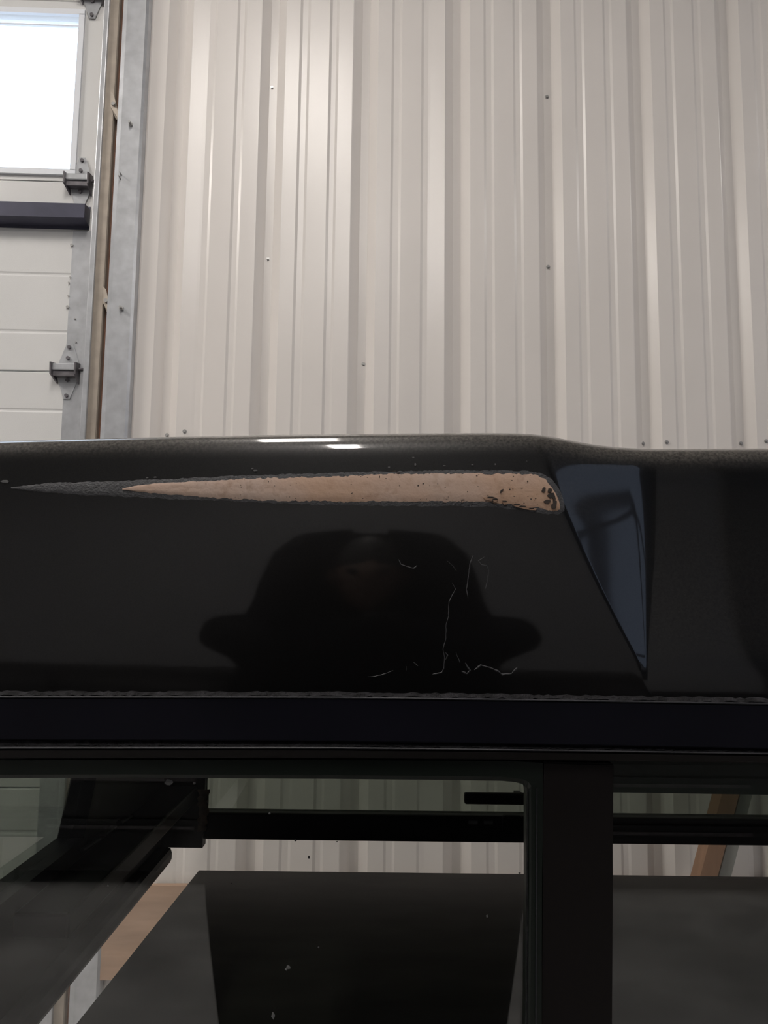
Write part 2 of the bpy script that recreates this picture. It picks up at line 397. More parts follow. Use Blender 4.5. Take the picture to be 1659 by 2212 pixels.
def hinge(x, y):                                   # x, y: pixel of the knuckle
    u, z = wl(x, y, D_OFF - .02)
    h = bmesh.new(); Y0 = D_OFF - .004
    # two tapering leaves
    for s in (1, -1):
        pts = [(u - .033, Y0, z + s * .012), (u + .030, Y0, z + s * .012), (u + .030, Y0, z + s * .035), (u + .010, Y0, z + s * .093), (u - .010, Y0, z + s * .093), (u - .030, Y0, z + s * .035)]
        a = [h.verts.new(p) for p in pts]; b = [h.verts.new((p[0], p[1] - .003, p[2])) for p in pts]
        h.faces.new(a); h.faces.new(b[::-1])
        for i in range(6): h.faces.new((a[i], b[i], b[(i + 1) % 6], a[(i + 1) % 6]))
    ho = obj('hinge', h, M['galv'], door)
    k = bmesh.new()
    obj('roller_carrier', boxes((u - .040, u + .032, Y0 - .036, Y0 - .006, z - .004, z + .018, .003)), M['galv'], ho)
    box(k, u - .042, u + .036, Y0 - .030, Y0 - .004, z - .022, z - .006)             # shade under the carrier, put in as a dark strip
    for sx in (u - .046, u + .033):                                                   # splayed cheeks
        a = [k.verts.new(p) for p in ((sx, Y0, z + .028), (sx, Y0 - .044, z + .020), (sx, Y0 - .040, z - .018), (sx + (.010 if sx < u else 0), Y0, z - .042))]
        b = [k.verts.new(v.co + Vector((.005, 0, 0))) for v in a]
        k.faces.new(a); k.faces.new(b[::-1])
        for i in range(4): k.faces.new((a[i], b[i], b[(i + 1) % 4], a[(i + 1) % 4]))
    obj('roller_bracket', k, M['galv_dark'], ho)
    rl = bmesh.new(); cyl(rl, (u + .048, Y0 - .010, z + .006), .005, .06, 'X', 12)
    cyl(rl, (u + .083, Y0 - .008, z + .006), .013, .010, 'X', 20)
    obj('roller', rl, M['galv_dark'], ho)
    for dz_, dx_ in ((.082, 0), (.045, -.002), (-.030, 0), (-.082, 0)):
        bm = bmesh.new(); cyl(bm, (u + dx_, Y0 - .006, z + dz_), .0065, .007, n=6)
        obj('bolt', bm, M['galv_dark'], ho)
hinge(144, 800); hinge(172, 392); hinge(199, -20); hinge(118, 1212)

# ---- vertical door track (steel channel) with its wall clips
tk = empty('door_track', WM @ Vector((0, 0, 0)), WALL_A)
tag(tk, 'tan and silver upright steel door track beside the white garage door', 'door track')
TO = -.005
t0, t1, t2 = wl(198, 500, TO)[0], wl(210, 500, TO)[0], wl(232, 500, TO)[0]
bm = boxes((t0 + .002, t1 + .002, TO - .012, TO + .004, 0, 4.0, .003))
obj('track_lip', bm, M['galv'], tk)
bm = sweep([(t1, TO), (t2 - .003, TO), (t2, TO + .004), (t2, TO + .05), (t2 - .003, TO + .05), (t2 - .003, TO + .005), (t1, TO + .003)],
           [lambda p, q: (p, q, 0), lambda p, q: (p, q, 4.0)], closed=True)
obj('track_channel', bm, M['tan_track'], tk)
for x, y in ((246, 232), (230, 655)):
    u, z = wl(x, y, TO)
    bm = prism([(u - .012, TO - .004, z + .055), (u - .002, TO - .006, z + .045), (u + .018, TO - .012, z - .02), (u + .022, TO - .012, z - .05), (u + .010, TO - .004, z - .045), (u - .010, TO - .004, z + .0)], (0, .004, 0))
    cl = obj('track_clip', bm, M['tan_track'], tk)
    obj('bolt', cyl(bmesh.new(), (u + .002, TO - .012, z + .004), .007, .008, n=6), M['screw'], cl)

# ================================================================== CAMPER SHELL (truck cap)
shell = empty('truck_cap', (0, 0.645, 1.01))  # cap and bench dimensions below were scaled down about the camera
tag(shell, 'glossy black truck cap with a sanded tan bare patch under its stepped roof edge', 'truck cap')
def part(name, bm, m, parent=shell, smooth=False):
    o = obj(name, bm, m, None, smooth)
    o.parent = parent
    w = Vector((0, 0, 0)); p = parent
    while p is not None: w += p.location; p = p.parent
    for v in o.data.vertices: v.co -= w
    return o
XL, XR, YF = -0.516, 1.25, 1.763                    # outer left end, right end, far side
Z_RAIL = 1.55 - 0.5375

# --- near side skin: y of its lower and upper edge, and depth at every height
YB = [(-400, 1500), (0, 1500), (700, 1500), (960, 1503), (1300, 1509), (1659, 1515), (2400, 1527), (4100, 1556)]
YT = [(-400, 966), (0, 953), (200, 948), (450, 942), (700, 938.5), (950, 936), (1100, 936), (1150, 938), (1190, 943), (1230, 951), (1280, 960), (1330, 966), (1390, 969.5), (1450, 970), (1659, 969), (2400, 975), (4100, 992)]
PL = [(0, .6402), (.04, .6402), (.10, .6402), (.2, .6404), (.45, 0.6424), (.62, 0.6450), (.72, 0.6471), (.83, 0.6510), (.91, 0.6540), (.93, 0.6549), (.948, 0.6560), (.965, 0.6576), (.979, 0.6597), (.988, 0.6619), (.994, 0.6645), (1.0, 0.6708)]
PR = [(0, .6402), (.04, .6403), (.10, .6408), (.2, .6445), (.45, 0.6562), (.70, 0.6682), (.85, 0.6751), (.92, 0.6781), (.948, 0.6798), (.965, 0.6817), (.979, 0.6841), (.988, 0.6867), (.994, 0.6895), (1.0, 0.6957)]
XA = [(930, 1150), (945, 1160), (965, 1168), (1000, 1182), (1050, 1200), (1095, 1216), (1180, 1253), (1260, 1291), (1345, 1336), (1430, 1382), (1520, 1396)]
XB = [(930, 1396), (1200, 1400), (1350, 1398), (1430, 1397), (1520, 1404)]
def depth(x, y):
    yb, yt = smooth_tab(YB, x), smooth_tab(YT, x)
    v = max(0, min(1, (yb - y) / (yb - yt)))
    yl, yr = smooth_tab(PL, v), smooth_tab(PR, v)
    xa, xb = interp(XA, y), interp(XB, y)
    t = (x - xa) / max(4, xb - xa)
    if t <= 0: s = 0.0
    elif t >= 1.15: s = 1.0
    elif t <= .85: s = t
    else:
        q = (t - .85) / .30; s = .85 + .30 * (q - q * q / 2)
    bow = 0.005 * max(0, (500 - x) / 500.0) ** 2 + .0035 * min(1.2, max(0, (x - 1400) / 600.0)) ** 2
    return yl + (yr - yl) * s + bow
VS = [0, .01, .02, .035, .05, .07, .1, .14, .19, .25, .31, .37, .43, .49, .55, .6, .65, .69, .72, .75, .775, .8, .82, .84, .86, .88, .9, .915, .93, .945, .955, .965, .973, .98, .986, .991, .995, .998, 1.0]
cols = [('L', i / 44.0) for i in range(44)] + [('F', i / 20.0) for i in range(24)] + [('R', i / 34.0) for i in range(1, 35)]
def colx(c, y):
    xa, xb = interp(XA, y), interp(XB, y)
    w = max(4, xb - xa)
    if c[0] == 'L':
        return -420 + (xa + 420) * (1 - (1 - c[1]) ** 1.25)
    if c[0] == 'F': return xa + w * c[1]
    x0 = xa + w * 1.15
    return x0 + (4080 - x0) * c[1] ** 1.9
bm = bmesh.new(); rows = []

for v in VS:
    r = []
    for c in cols:
        x = 800.0; y = 1200.0
        for _ in range(6):
            x = colx(c, y); y = smooth_tab(YB, x) + (smooth_tab(YT, x) - smooth_tab(YB, x)) * v
        r.append(bm.verts.new(at(x, y, depth(x, y))))
    rows.append(r)
for dy, dz_ in ((.006, .0011), (.02, .0032), (.05, .0062), (.10, .009), (.24, .012)):     # over the crest on to the roof
    r = [bm.verts.new(v.co + Vector((0, dy, dz_))) for v in rows[len(VS) - 1]]
    rows.append(r)
for r0, r1 in zip(rows, rows[1:]):
    for i in range(len(cols) - 1): bm.faces.new((r0[i], r0[i + 1], r1[i + 1], r1[i]))
side = part('side_panel', bm, M['paint'], smooth=True)
so = side.modifiers.new('thickness', 'SOLIDIFY'); so.thickness = .006; so.offset = -1 

zr = at(600, 938, .671).z + .012                        # roof height
# roof slab behind the moulded edge, far side and inner liner
def slab(name, x0, x1, y0, y1, z0, z1, m, bev=0.0, parent=shell): return part(name, boxes((x0, x1, y0, y1, z0, z1, bev)), m, parent)
slab('roof', XL + .01, XR - .02, .85, YF - .02, zr - .036, zr - .012, M['paint'], .006)
slab('headliner', XL + .03, XR - .03, .69, YF - .03, zr - .060, zr - .040, M['inner'], .004)
far_top = zr - .008
zfb = at(700, 1749, YF).z; zfr = at(700, 1806, YF).z
xfl = at(447, 1740, YF).x
far = part('far_side_panel', boxes((XL, XR, YF - .03, YF, zfb + .232, far_top), (XL, xfl, YF - .03, YF, Z_RAIL, zfb + .232), (XR - .12, XR, YF - .03, YF, Z_RAIL, zfb + .232)), M['inner'])
rail = part('far_bottom_rail', boxes((xfl, XR - .12, YF - .035, YF + .005, zfr, zfb, .004)), M['inner'])
part('far_window_pane', boxes((xfl, XR - .12, YF - .014, YF - .009, zfb, zfb + .232)), M['glass_far'])
# latch bar and two pale plates on the far rail
a = at(1003, 1712, YF - .05); b = at(1136, 1738, YF - .05)
part('latch_bar', boxes((a.x, b.x, YF - .056, YF - .040, b.z, a.z, .004), (b.x - .02, b.x - .005, YF - .045, YF - .012, b.z + .004, a.z - .004)), M['rubber'], shell)
a = at(1085, 1760, YF - .045); b = at(1128, 1802, YF - .045)
part('latch_knob', boxes((a.x, b.x, YF - .055, YF - .034, b.z, a.z, .006)), M['rubber'], rail)
for x in (1022, 1055):
    p = at(x, 1777, YF - .037)
    part('pale_plate', boxes((p.x - .010, p.x + .010, YF - .0375, YF - .034, p.z - .004, p.z + .004, .0015)), M['speck_light'], rail)
# brown frayed edge of the far corner post
p0, p1 = at(431, 1705, YF - .04), at(446, 1796, YF - .04)
bm = bmesh.new(); n = 14
pts = []
for i in range(n + 1):
    t = i / n; zz = p0.z + (p1.z - p0.z) * t
    pts.append((p0.x + random.uniform(-.006, .004), zz))
L = [bm.verts.new((x, YF - .042, z)) for x, z in pts]; Rr = [bm.verts.new((p1.x + random.uniform(-.003, .005), YF - .040, z)) for x, z in pts]
K = [bm.verts.new((p1.x, YF - .028, z)) for x, z in pts]
for i in range(n):
    bm.faces.new((L[i], L[i + 1], Rr[i + 1], Rr[i])); bm.faces.new((Rr[i], Rr[i + 1], K[i + 1], K[i]))
part('frayed_edge', bm, M['fuzz'])

# --- left end wall with its window
XE = -0.473
e_sill = EYE.z - .389; 
wt = EYE.z - .086
bm = bmesh.new()
def quad_pr(pts): 
    global bm
    a = [bm.verts.new((XE - .03, Y, z)) for Y, z in pts]; b = [bm.verts.new((XE, Y, z)) for Y, z in pts]
    bm.faces.new(a); bm.faces.new(b[::-1])
    for i in range(len(pts)): bm.faces.new((a[i], b[i], b[(i + 1) % len(pts)], a[(i + 1) % len(pts)]))
quad_pr([(.66, Z_RAIL), (YF - .03, Z_RAIL), (YF - .03, e_sill), (.66, e_sill)])
quad_pr([(1.27, e_sill), (YF - .03, e_sill), (YF - .03, wt), (1.43, wt)])
quad_pr([(.66, e_sill), (.74, e_sill), (.74, wt), (.69, wt)])
quad_pr([(.69, wt), (YF - .03, wt), (YF - .03, far_top - .02), (.69, far_top - .02)])
endp = part('end_panel', bm, M['inner'])
fr = bmesh.new()
def bar(p, q, w=.02):                              # frame bar in the end wall plane
    P, Q = Vector((XE + .006, *p)), Vector((XE + .006, *q)); d = (Q - P).normalized(); n_ = Vector((0, -d.z, d.y)) * w
    vs = [P - n_, P + n_, Q + n_, Q - n_]
    a = [fr.verts.new(v) for v in vs]; b = [fr.verts.new(v + Vector((-.042, 0, 0))) for v in vs]
    fr.faces.new(a); fr.faces.new(b[::-1])
    for i in range(4): fr.faces.new((a[i], b[i], b[(i + 1) % 4], a[(i + 1) % 4]))
bar((.73, e_sill), (1.28, e_sill), .010); bar((1.28, e_sill), (1.43, wt), .02); bar((.74, e_sill), (.74, wt)); bar((.74, wt), (1.43, wt))
wfr_ = part('end_window_frame', fr, M['frame'], endp)
pn = bmesh.new()
a = [pn.verts.new((XE - .014, Y, z)) for Y, z in ((.74, e_sill), (1.27, e_sill), (1.43, wt), (.74, wt))]
b = [pn.verts.new(v.co + Vector((-.004, 0, 0))) for v in a]
pn.faces.new(a); pn.faces.new(b[::-1])
for i in range(4): pn.faces.new((a[i], b[i], b[(i + 1) % 4], a[(i + 1) % 4]))
part('end_window_pane', pn, M['glass_far'], endp)
# ledge bar and bottom flange inside the end wall
part('ledge_bar', boxes((XE, XE + .073, 1.045, YF - .03, EYE.z - .4405, EYE.z - .4075, .004)), M['inner'], endp)
for (xa_, ya_), (xb_, yb_) in (((181, 1839), (219, 1813)), ((264, 1779), (287, 1765)), ((228, 1806), (252, 1788))):   # highlight on the ledge's lip, put in as pale strips
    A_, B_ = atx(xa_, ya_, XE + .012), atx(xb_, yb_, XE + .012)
    part('lip_glint', prism([A_, B_, B_ + Vector((0, 0, .0035)), A_ + Vector((0, 0, .0035))], (-.011, 0, 0)), M['speck_light'], endp)
part('bottom_flange', boxes((XE - .03, XE + .030, .73, 1.72, EYE.z - .5635, EYE.z - .529, .011)), M['inner'], endp)
# right end wall (beyond the frame)
slab('end_panel', XR - .03, XR, .66, YF - .03, Z_RAIL, far_top - .02, M['inner'])

# --- side window: outer frame ring, sash, mullion, panes
YW = .6295
WL_, WR_ = -.456, 1.12                               # window's left and right, beyond the frame
WB = EYE.z - .447
def zrow(y, Y=YW): return at(829, y, Y).z
def lin(ytab, Y0, Y1, x0=-230, x1=4050, th=.012, n=40, jit=0.0, m=None, name='', parent=None, bev=.0012):
    """horizontal strip following the body: rows given as pixel heights against x"""
    bm = bmesh.new(); rows_ = []
    for i in range(n + 1):
        x = x0 + (x1 - x0) * i / n
        yt, yb = interp(ytab[0], x), interp(ytab[1], x)
        j = lambda: random.uniform(-jit, jit)
        A = at(x, yt + j(), Y0); B = at(x, yb + j(), Y1)
        pr = [A + Vector((0, bev * 1.2, bev * .2)), A + Vector((0, 0, -bev)), B + Vector((0, 0, bev)), B + Vector((0, bev * 1.2, 0)), B + Vector((0, th, 0)), A + Vector((0, th, 0))]
        rows_.append([bm.verts.new(p) for p in pr])
    for r0, r1 in zip(rows_, rows_[1:]):
        for k in range(6): bm.faces.new((r0[k], r0[(k + 1) % 6], r1[(k + 1) % 6], r1[k]))
    bm.faces.new(rows_[0][::-1]); bm.faces.new(rows_[-1])
    return part(name, bm, m, parent or shell)
def tab(*p): return list(p)
fT = tab((-230, 1506), (0, 1506), (700, 1507), (960, 1510), (1300, 1515), (1659, 1521), (2400, 1534), (4050, 1563))
def shift(t, d, d2=None): return [(x, y + d + ((d2 - d) * x / 1659.0 if d2 is not None else 0)) for x, y in t]
frame = lin((fT, shift(fT, 93, 98)), YW, YW, name='window_frame', m=M['frame'], th=.02)
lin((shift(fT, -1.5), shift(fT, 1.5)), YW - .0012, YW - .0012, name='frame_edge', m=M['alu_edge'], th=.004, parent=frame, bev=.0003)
lin((shift(fT, -11), shift(fT, -2)), YW + .006, YW + .004, name='sealant_bead', m=M['sealant'], th=.008, jit=1.8, n=420, parent=frame, bev=.0006)
lin((shift(fT, 92, 97), shift(fT, 108, 107)), YW + .004, YW + .002, name='sealant_bead', m=M['sealant'], th=.01, jit=2.2, n=480, parent=frame, bev=.0008)
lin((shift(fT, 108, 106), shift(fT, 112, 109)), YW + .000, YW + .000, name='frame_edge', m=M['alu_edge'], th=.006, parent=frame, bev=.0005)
lin((shift(fT, 112, 109), shift(fT, 133, 128)), YW + .004, YW + .008, name='rubber_seal', m=M['rubber'], th=.02, parent=frame)
# the rest of the ring and the lower skin, below and beside the picture
part('frame_side', boxes((WL_ - .05, WL_, YW, YW + .02, WB - .05, zrow(1510))), M['frame'], frame)
part('frame_side', boxes((WR_, WR_ + .05, YW, YW + .02, WB - .05, zrow(1540))), M['frame'], frame)
part('frame_bottom', boxes((WL_ - .05, WR_ + .05, YW, YW + .02, WB - .05, WB)), M['frame'], frame)
part('lower_side_panel', boxes((XL, XR, .645, .667, Z_RAIL, WB - .045, .004), (XL, WL_ - .045, .648, .667, WB - .045, zrow(1500)), (WR_ + .045, XR, .648, .667, WB - .045, zrow(1535))), M['paint'])

# left sliding sash: rounded frame and pane
YS = .6467
sT = tab((-230, 1640), (700, 1640), (1140, 1643), (2400, 1650))
# sash outline with rounded inner corner, from pixels on the sash plane
def sp(x, y): return at(x, y, YS)
inner = [(-260, 1682), (300, 1681), (700, 1683), (1000, 1686), (1085, 1687.5), (1112, 1690), (1128, 1694), (1136, 1701), (1138, 1712), (1138, 1900), (1135, 2212), (1131, 2450)]
outer = [(-260, 1641), (300, 1640), (700, 1640), (1000, 1642), (1085, 1643), (1112, 1643.5), (1128, 1644), (1150, 1645), (1171, 1647), (1171, 1900), (1169, 2212), (1167, 2450)]
bm = bmesh.new()
prs = []
for (xi, yi), (xo, yo) in zip(inner, outer):
    I, O = sp(xi, yi), sp(xo, yo)
    m_ = O.lerp(I, .75)
    prs.append([bm.verts.new(O), bm.verts.new(O + Vector((0, -.003, 0)).lerp(Vector(), 0)), bm.verts.new(m_ + Vector((0, -.003, 0))), bm.verts.new(I + Vector((0, .001, 0))), bm.verts.new(I + Vector((0, .014, 0))), bm.verts.new(O + Vector((0, .014, 0)))])
for r0, r1 in zip(prs, prs[1:]):
    for k in range(6): bm.faces.new((r0[k], r0[(k + 1) % 6], r1[(k + 1) % 6], r1[k]))
bm.faces.new(prs[0][::-1]); bm.faces.new(prs[-1])
sash = part('sliding_sash', bm, M['frit'])
# sash stile lines: a highlight painted pale, and the gasket's edge
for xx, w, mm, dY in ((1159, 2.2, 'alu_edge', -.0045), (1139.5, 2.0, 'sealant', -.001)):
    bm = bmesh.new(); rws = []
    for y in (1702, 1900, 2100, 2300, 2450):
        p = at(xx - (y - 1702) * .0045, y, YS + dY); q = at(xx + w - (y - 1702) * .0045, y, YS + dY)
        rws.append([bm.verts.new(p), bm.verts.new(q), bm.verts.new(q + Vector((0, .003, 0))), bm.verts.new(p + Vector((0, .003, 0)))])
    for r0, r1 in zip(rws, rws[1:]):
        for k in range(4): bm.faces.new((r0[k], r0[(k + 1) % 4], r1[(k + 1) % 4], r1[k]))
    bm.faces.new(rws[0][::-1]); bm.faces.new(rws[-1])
    part('stile_line', bm, M[mm], sash)
YG = .6536
g0, g1 = at(-300, 1655, YG), at(1150, 2450, YG)
pane_l = part('window_pane', boxes((WL_, g1.x, YG, YG + .004, WB, g0.z)), M['glass'])
# mullion
def poly_part(name, pts, Y, th, m, parent=shell, bev=0):
    b_ = prism([at(x, y, Y) for x, y in pts], (0, th, 0))
    if bev:
        bmesh.ops.bevel(b_, geom=[e for e in b_.edges], offset=bev, segments=2, affect='EDGES')
    return part(name, b_, m, parent)
mul = poly_part('mullion', [(1172, 1646), (1326, 1650), (1324, 1900), (1322, 2212), (1319, 2450), (1167, 2450), (1170, 2212), (1171, 1900)], .6437, .03, M['rubber'], bev=.0012)
# right fixed pane with its dark top band
gr0 = at(1322, 1640, .651)
pane_r = part('window_pane', boxes((gr0.x - .01, WR_, .651, .655, WB, at(829, 1645, .651).z)), M['glass'])
poly_part('pane_top_band', [(1300, 1640), (3680, 1688), (3680, 1753), (1659, 1717), (1326, 1712), (1300, 1712)], .6555, .012, M['frit'])

# --- sanded areas on the shoulder
def overlay(name, up, lo, off, m, step=4.0, jit=0.0, rows_n=5):
    bm = bmesh.new(); x0, x1 = up[0][0], min(up[-1][0], lo[-1][0])
    n = int((x1 - x0) / step); prev = None
    ju = jl = 0.0
    for i in range(n + 1):
        x = x0 + (x1 - x0) * i / n
        taper = min(1.0, i / 12.0, (n - i) / 5.0)
        ju = .6 * ju + random.uniform(-jit, jit); jl = .6 * jl + random.uniform(-jit, jit)
        yu = interp(up, x) + ju * taper; yl = max(yu + .8, interp(lo, x) + jl * taper)
        row = []
        for k in range(rows_n + 1):
            y = yu + (yl - yu) * k / rows_n
            o = off if 0 < k < rows_n and 0 < i < n else -.0004
            row.append(bm.verts.new(at(x, y, depth(x, y) - o)))
        if prev:
            for k in range(rows_n): bm.faces.new((prev[k], row[k], row[k + 1], prev[k + 1]))
        prev = row
    return part(name, bm, m, side_e, smooth=True)
side_e = side
ZU = [(22, 1053), (70, 1045), (130, 1041), (260, 1036), (400, 1029), (520, 1022), (800, 1012), (1000, 1008), (1130, 1009), (1170, 1014), (1195, 1030), (1212, 1060), (1221, 1092)]
ZL = [(22, 1056), (120, 1068), (200, 1073), (330, 1080), (500, 1088), (700, 1097), (900, 1101), (1050, 1102), (1120, 1110), (1180, 1118), (1205, 1118), (1221, 1104)]
FU = [(262, 1056), (300, 1046), (400, 1036), (520, 1029), (650, 1025), (800, 1020), (950, 1016), (1050, 1017), (1130, 1017), (1160, 1020), (1178, 1028), (1192, 1046), (1203, 1066), (1212, 1096)]
FL = [(262, 1058), (330, 1068), (430, 1078), (560, 1086), (750, 1090), (900, 1091), (1050, 1092), (1090, 1095), (1130, 1102), (1180, 1108), (1203, 1108), (1212, 1100)]
zone = overlay('sanded_edge', ZU, ZL, .0006, M['sanded'], jit=1.3)
fib = overlay('bare_fibreglass', FU, FL, .0014, M['fibre'], jit=1.0)
fib['label'] = 'bare tan fibreglass where the paint is ground away'
def decal(name, pts, off, m, parent=side):          # thin plate lying on the skin
    cx = sum(p[0] for p in pts) / len(pts); cy = sum(p[1] for p in pts) / len(pts)
    bm = bmesh.new()
    a = [bm.verts.new(at(x, y, depth(x, y) - off)) for x, y in pts]
    b = [bm.verts.new(v.co + Vector((0, .0012, 0))) for v in a]
    bm.faces.new(a); bm.faces.new(b[::-1])
    for i in range(len(pts)): bm.faces.new((a[i], b[i], b[(i + 1) % len(pts)], a[(i + 1) % len(pts)]))
    return part(name, bm, m, parent)
for pts in ([(1170, 1061), (1173, 1053), (1178, 1052), (1179, 1055), (1176, 1063), (1172, 1063)],
            [(1183, 1063), (1185, 1055), (1191, 1055), (1193, 1059), (1190, 1064)],
            [(1182, 1070), (1187, 1066), (1196, 1064), (1199, 1071), (1201, 1079), (1197, 1080), (1192, 1074), (1189, 1077)],
            [(1174, 1083), (1181, 1079), (1188, 1080), (1190, 1082), (1184, 1088), (1178, 1087)],
            [(1195, 1080), (1203, 1082), (1202, 1097), (1196, 1100), (1191, 1096), (1191, 1090), (1195, 1087)],
            [(1080, 1064), (1082, 1058), (1088, 1056), (1086, 1060), (1081, 1065)]):
    decal('pit', pts, .0024, M['pit'], side)
def stain(pts):
    P = []
    for (a, b), (c, d) in zip(pts, pts[1:] + pts[:1]):
        n = max(1, int(math.hypot(c - a, d - b) / 6))
        for i in range(n): P.append((a + (c - a) * i / n + random.uniform(-.8, .8), b + (d - b) * i / n + random.uniform(-.8, .8)))
    cx = sum(p[0] for p in P) / len(P); cy = sum(p[1] for p in P) / len(P)
    return decal('stain', P, .0021, M['stain'], side)
stain([(1106, 1090), (1120, 1090), (1140, 1096), (1160, 1099), (1158, 1102), (1138, 1101), (1118, 1096)])
stain([(1044, 1075), (1070, 1073), (1076, 1078), (1072, 1086), (1062, 1082), (1048, 1079)])
stain([(1084, 1081), (1094, 1082), (1095, 1089), (1088, 1091)])
bm = bmesh.new()
def fleck(bm, x, y, rx, ry, off=.0022, n=6):
    a = [bm.verts.new(at(x + rx * math.cos(6.283 * i / n) * random.uniform(.7, 1.2), y + ry * math.sin(6.283 * i / n) * random.uniform(.7, 1.2), depth(x, y) - off)) for i in range(n)]
    c = bm.verts.new(at(x, y, depth(x, y) - off - .0003))
    for i in range(n): bm.faces.new((a[i], a[(i + 1) % n], c))
for x, y, rx, ry in ((1101, 1057, 1.8, 1.4), (1108, 1056, 1.6, .8), (1140, 1040, 1.8, 2.2), (1109, 1029, 2, 1), (1106, 1038, 1.6, 1), (1147, 1078, 1.8, 1.4), (1157, 1077, 2.5, .7), (1127, 1055, 3, .8),
                     (903, 1049, 1.6, 2), (914, 1045, 2, 1.8), (1030, 1028, 2.4, 1.2), (1034, 1026, 2, 1), (860, 1022, 7, 2.2), (852, 1018, 5, 1.6), (1010, 1062, 1, 2), (1000, 1080, 5, 1.4), (1060, 1074, 8, 1.6), (1070, 1078, 6, 2.6),
                     (1090, 1083, 6, 2.4), (1064, 1082, 2, 3), (1018, 1084, 7, 1), (960, 1086, 5, 1), (900, 1085, 6, 1), (820, 1030, 1, 3), (760, 1066, 1.4, 1.2), (640, 1044, 1, 1.6), (580, 1040, .8, 2.2), (520, 1048, .8, 1.6), (425, 1040, .7, 2.4), (445, 1045, 1, 1),
                     (1116, 1090, 8, 2), (1130, 1094, 9, 2), (1148, 1098, 8, 1.8), (1076, 1088, 3, 1.2)):
    fleck(bm, x, y, rx, ry)
for _ in range(90):
    x = random.uniform(480, 1165); yu, yl = interp(FU, x) + 3, interp(FL, x) - 2
    fleck(bm, x, random.choice((random.uniform(yu, yl), yl - random.random() ** 2 * 14)), random.uniform(.5, 2.4), random.uniform(.4, .9))
tag(part('fleck', bm, M['pit'], side), kind='stuff')
bm = bmesh.new()
for x, y, rx, ry in ((897, 1003, 2.2, 4), (893, 988, 3, .8), (1138, 996, 1, 1), (552, 1016, 6, 2), (545, 1012, 3, 1.6), (190, 1050, 3, 2), (228, 1052, 1.4, 1.4), (335, 1031, 4, 1.5), (318, 1032, 3, 1.3), (12, 1040, 10, 4), (1070, 1003, 2, 2), (1020, 1004, 3, 1.2), (840, 1009, 3, 1.2), (960, 1006, 4, 1)):
    fleck(bm, x, y, rx, ry, .0016)
tag(part('dust_fleck', bm, M['speck_light'], side), kind='stuff')
# clear-coat cracks
def crack(pts, w0=1.2):
    bm = bmesh.new(); P = [(750 + x / 3.016, 1150 + y / 3.016) for x, y in pts]
    fine = []
    for (a, b), (c, d) in zip(P, P[1:]):
        n = max(2, int(math.hypot(c - a, d - b) / 5))
        for i in range(n): fine.append((a + (c - a) * i / n + random.uniform(-.5, .5), b + (d - b) * i / n + random.uniform(-.5, .5)))
    fine.append(P[-1]); prev = None
    for i, (x, y) in enumerate(fine):
        a, b = fine[max(0, i - 1)], fine[min(len(fine) - 1, i + 1)]
        L_ = math.hypot(b[0] - a[0], b[1] - a[1]) or 1; nx, ny = -(b[1] - a[1]) / L_, (b[0] - a[0]) / L_
        w = w0 * random.uniform(.35, 1.1) * (0.4 if i in (0, len(fine) - 1) else 1)
        row = [bm.verts.new(at(x + nx * w, y + ny * w, depth(x, y) - .0003)), bm.verts.new(at(x, y, depth(x, y) - .0007)), bm.verts.new(at(x - nx * w, y - ny * w, depth(x, y) - .0003))]
        if prev:
            bm.faces.new((prev[0], row[0], row[1], prev[1])); bm.faces.new((prev[1], row[1], row[2], prev[2]))
        prev = row
    part('crack', bm, M['crack'], side)
for pts, w in (([(335, 175), (350, 210), (390, 222), (435, 235), (455, 215)], 1.6), ([(820, 150), (800, 200), (790, 290), (778, 370), (787, 430)], 1.3), ([(895, 160), (855, 185), (875, 212), (910, 215), (922, 250), (910, 330), (900, 370)], 1.1),
               ([(650, 185), (690, 220), (712, 250)], .8), ([(685, 330), (705, 370), (665, 450), (660, 480), (660, 545), (645, 600), (643, 690), (625, 760), (635, 830), (630, 890), (615, 915), (555, 925)], 1.2),
               ([(708, 780), (735, 850)], 1.2), ([(640, 780), (655, 800), (640, 830)], 1.6), ([(830, 895), (870, 865), (930, 880), (985, 905), (1010, 925), (1070, 922), (1108, 880)], 2.6), ([(770, 850), (800, 900), (780, 920), (745, 905)], 2.6),
               ([(135, 940), (170, 940), (220, 930), (300, 900)], 1.3), ([(385, 870), (385, 900)], 1.2), ([(430, 845), (460, 870)], 1.6)):
    crack(pts, w)

# --- specks and smears on the panes
def blob(bm, x, y, rx, ry, Y):
    n = 9
    a = [bm.verts.new(at(x + rx * math.cos(6.283 * i / n) * random.uniform(.6, 1.2), y + ry * math.sin(6.283 * i / n) * random.uniform(.6, 1.2), Y)) for i in range(n)]
    c = bm.verts.new(at(x, y, Y - .0005))
    for i in range(n): bm.faces.new((a[i], a[(i + 1) % n], c))
bm = bmesh.new()
for x, y, rx, ry in ((623, 2089, 5, 6), (618, 2094, 3, 3), (590, 2194, 4, 8), (365, 1690, 9, 7), (233, 1914, 3, 3), (1052, 1979, 2, 4), (582, 1757, 3, 3), (420, 1692, 3, 3), (688, 2046, 2, 2)):
    blob(bm, x, y, rx, ry, YG - .0004)
tag(part('smear', bm, M['speck_light'], pane_l), kind='stuff')
bm = bmesh.new()
for x, y, rx, ry in ((638, 1815, 3.4, 3.4), (728, 1818, 1.6, 1.6), (667, 1852, 2.4, 4), (500, 1908, 1.4, 1.6), (1122, 1886, 3, 1.4)):
    blob(bm, x, y, rx, ry, YG - .0004)
tag(part('speck', bm, M['speck_dark'], pane_l), kind='stuff')

